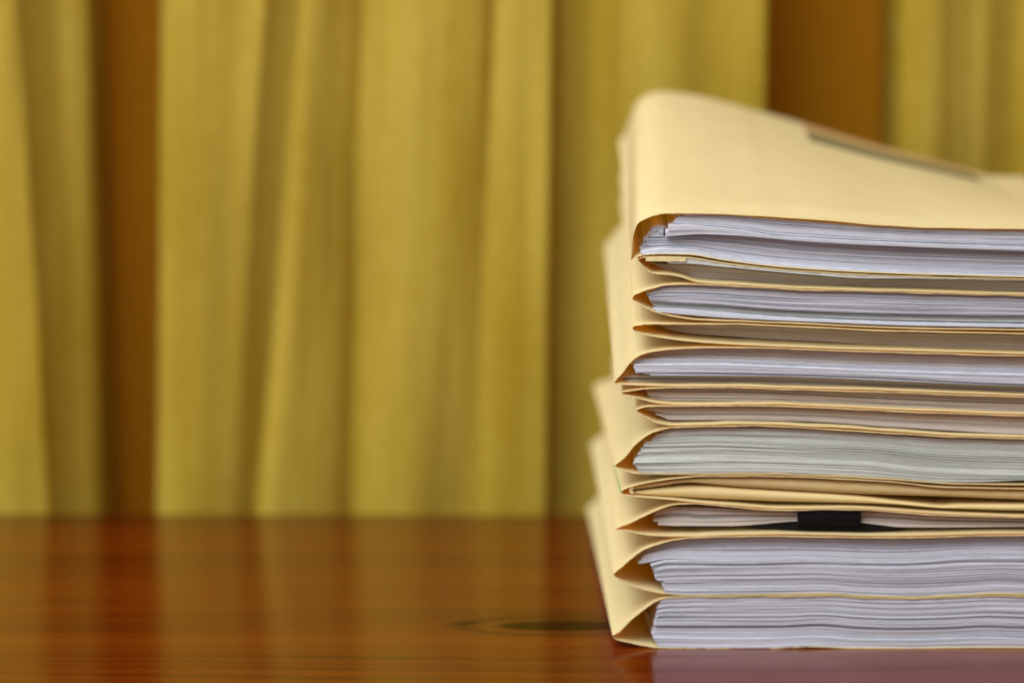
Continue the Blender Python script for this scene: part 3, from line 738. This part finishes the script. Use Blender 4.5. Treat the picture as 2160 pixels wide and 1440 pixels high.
bundle(11, 'paper_bundle', 'bundle lying lowest in the bulging folder, above its lower cover', 'papers', [(x, y+1.0) for x, y in c11], [(1395, 1245), (1407, 1249), (1454, 1252), (1640, 1250.3), (1740, 1249), (1815, 1253.5), (1915, 1256), (2015, 1252.8), (2160, 1250.5), (2300, 1252)], [(1395, 1225), (1402, 1247)], M_PAPER, 0.0008, 3.6, 3.0, ragged=1.5, gap=0.4)

# ---------------- folder 12, on the table
r12 = folder(12, (1292, 1340.5),
    [(1295, 1338), (1305, 1331.5), (1333, 1304), (1360.5, 1282), (1386, 1265), (1405, 1259), (1433, 1257.6), (1539, 1257.3), (1640, 1256), (1740, 1254.5), (1815, 1258.7), (1915, 1261), (2015, 1258), (2102, 1254.5), (2160, 1256), (2300, 1258)],
    [(1296, 1346), (1326.5, 1354.8), (1356, 1361.3), (1390, 1366), (1433, 1367), (1539, 1367), (1640, 1366.5), (1715, 1364.3), (1790, 1366.5), (1890, 1367), (2040, 1366.6), (2160, 1367), (2300, 1367)],
    -0.008, 'bottom manila folder resting on the table, packed with a thick white bundle')
a12 = [(1373, 1317.5), (1497, 1318.3), (1640, 1318), (1727, 1314.5), (1815, 1320.5), (1890, 1322.8), (1990, 1321.5), (2080, 1317.3), (2160, 1320), (2300, 1322)]
b12 = [(1371, 1342), (1497, 1344.8), (1640, 1343.3), (1715, 1340.6), (1815, 1346.6), (1915, 1347.5), (2065, 1342.8), (2160, 1345), (2300, 1346)]
bundle(12, 'paper_bundle', 'thickest bluish white bundle in the upper half of the bottom folder', 'papers', None, a12, [(1394, 1262), (1386, 1285), (1384, 1300), (1378, 1316)], M_PAPER, 0.0006, 4.2, 2.4, gap=0.3)
bundle(12, 'paper_bundle', 'bluish white bundle between two grey lines in the bottom folder', 'papers', [(x, y+1.3) for x, y in a12], b12, [(1383, 1319), (1375, 1341)], M_PAPER, 0.0014, 4.2, 1.6, gap=0.3)
bundle(12, 'paper_bundle', 'lowest white bundle of the bottom folder, just above the table', 'papers', [(x, y+1.2) for x, y in b12], None, [(1377, 1344), (1390, 1363)], M_PAPER, 0.0004, 4.2, 1.8, gap=0.3)
bundle(12, 'paper_sheet', 'few sheets standing out at the left of the bundle in the bottom folder', 'sheet', [(1355, 1290), (1380, 1300)], [(1360, 1335), (1384, 1340)], [(1362, 1291), (1372, 1334)], M_PAPER, 0.03, 9, 1.0, right=1384, ragged=0, gap=0.3)

# ---------------- the label strip on the far edge of the top cover, and tape on folder 2
def patch(idx, name, mat, parent, xa, xb, va, vb, lift0, h, curve='top'):
    F = FOLD[idx]; xs = np.linspace(xa, xb, 24); verts, faces = [], []
    off = TH if curve == 'top' else 0
    for (dz) in (0.0, h):
        for (fa, fb, k) in ((0, 0, 0), (1, 1, 1)):
            for x in xs:
                y = float(np.interp(x, F['px'], F['top'])) - off
                v = va if k == 0 else vb
                p = stack_point(x, y, 0, v, F['xsh'], top_lift(v) + lift0 + dz); verts.append(p)
    n = len(xs)
    for i in range(n-1):
        faces += [(i, i+1, n+i+1, n+i), (2*n+i, 3*n+i, 3*n+i+1, 2*n+i+1), (i, 2*n+i, 2*n+i+1, i+1), (n+i, n+i+1, 3*n+i+1, 3*n+i)]
    faces += [(0, n, 3*n, 2*n), (n-1, 3*n-1, 4*n-1, 2*n-1)]
    return mesh_obj(name, verts, faces, mat, parent, smooth=False)
lab = patch(1, 'tab_label', M_LABEL, r1, 1768, 2172, 0.90, 0.99, 0.0001, 0.0003)
lab['label'] = 'brownish label behind an olive stripe at the far edge'
def stripe():  # dark olive strip on the top cover, in front of the label
    F = FOLD[1]; xs = np.linspace(1770, 2174, 24); verts, faces = [], []
    for dz in (0.0, 0.0003):
        for va in (0.79, 0.90):
            for x in xs:
                y = float(np.interp(x, F['px'], F['top'])) - TH
                verts.append(stack_point(x, y, 0, va, F['xsh'], top_lift(1) + 0.0002 + dz))
    n = len(xs)
    for i in range(n-1):
        faces += [(i, i+1, n+i+1, n+i), (2*n+i, 3*n+i, 3*n+i+1, 2*n+i+1), (i, 2*n+i, 2*n+i+1, i+1), (n+i, n+i+1, 3*n+i+1, 3*n+i)]
    faces += [(0, n, 3*n, 2*n), (n-1, 3*n-1, 4*n-1, 2*n-1)]
    return mesh_obj('olive_stripe', verts, faces, M_STRIPE, lab, smooth=False)
stripe()
def tape():
    F = FOLD[2]; xs = np.linspace(1362, 1447, 16); verts, faces = [], []
    r = np.random.default_rng(5)
    for yy in (-0.0004, 0.0):
        for k in (0, 1):
            for i, x in enumerate(xs):
                y = float(np.interp(x, F['px'], F['top'])) - TH + (0.3 if k == 0 else 9.5 + r.normal()*0.4)
                X, Z = unp(x, y, 0); verts.append((X, yy, Z))
    n = len(xs)
    for i in range(n-1):
        faces += [(i, i+1, n+i+1, n+i), (2*n+i, 3*n+i, 3*n+i+1, 2*n+i+1), (i, 2*n+i, 2*n+i+1, i+1), (n+i, n+i+1, 3*n+i+1, 3*n+i)]
    faces += [(0, n, 3*n, 2*n), (n-1, 3*n-1, 4*n-1, 2*n-1)]
    return mesh_obj('tape', verts, faces, M_TAPE, r2, smooth=False)
tape()
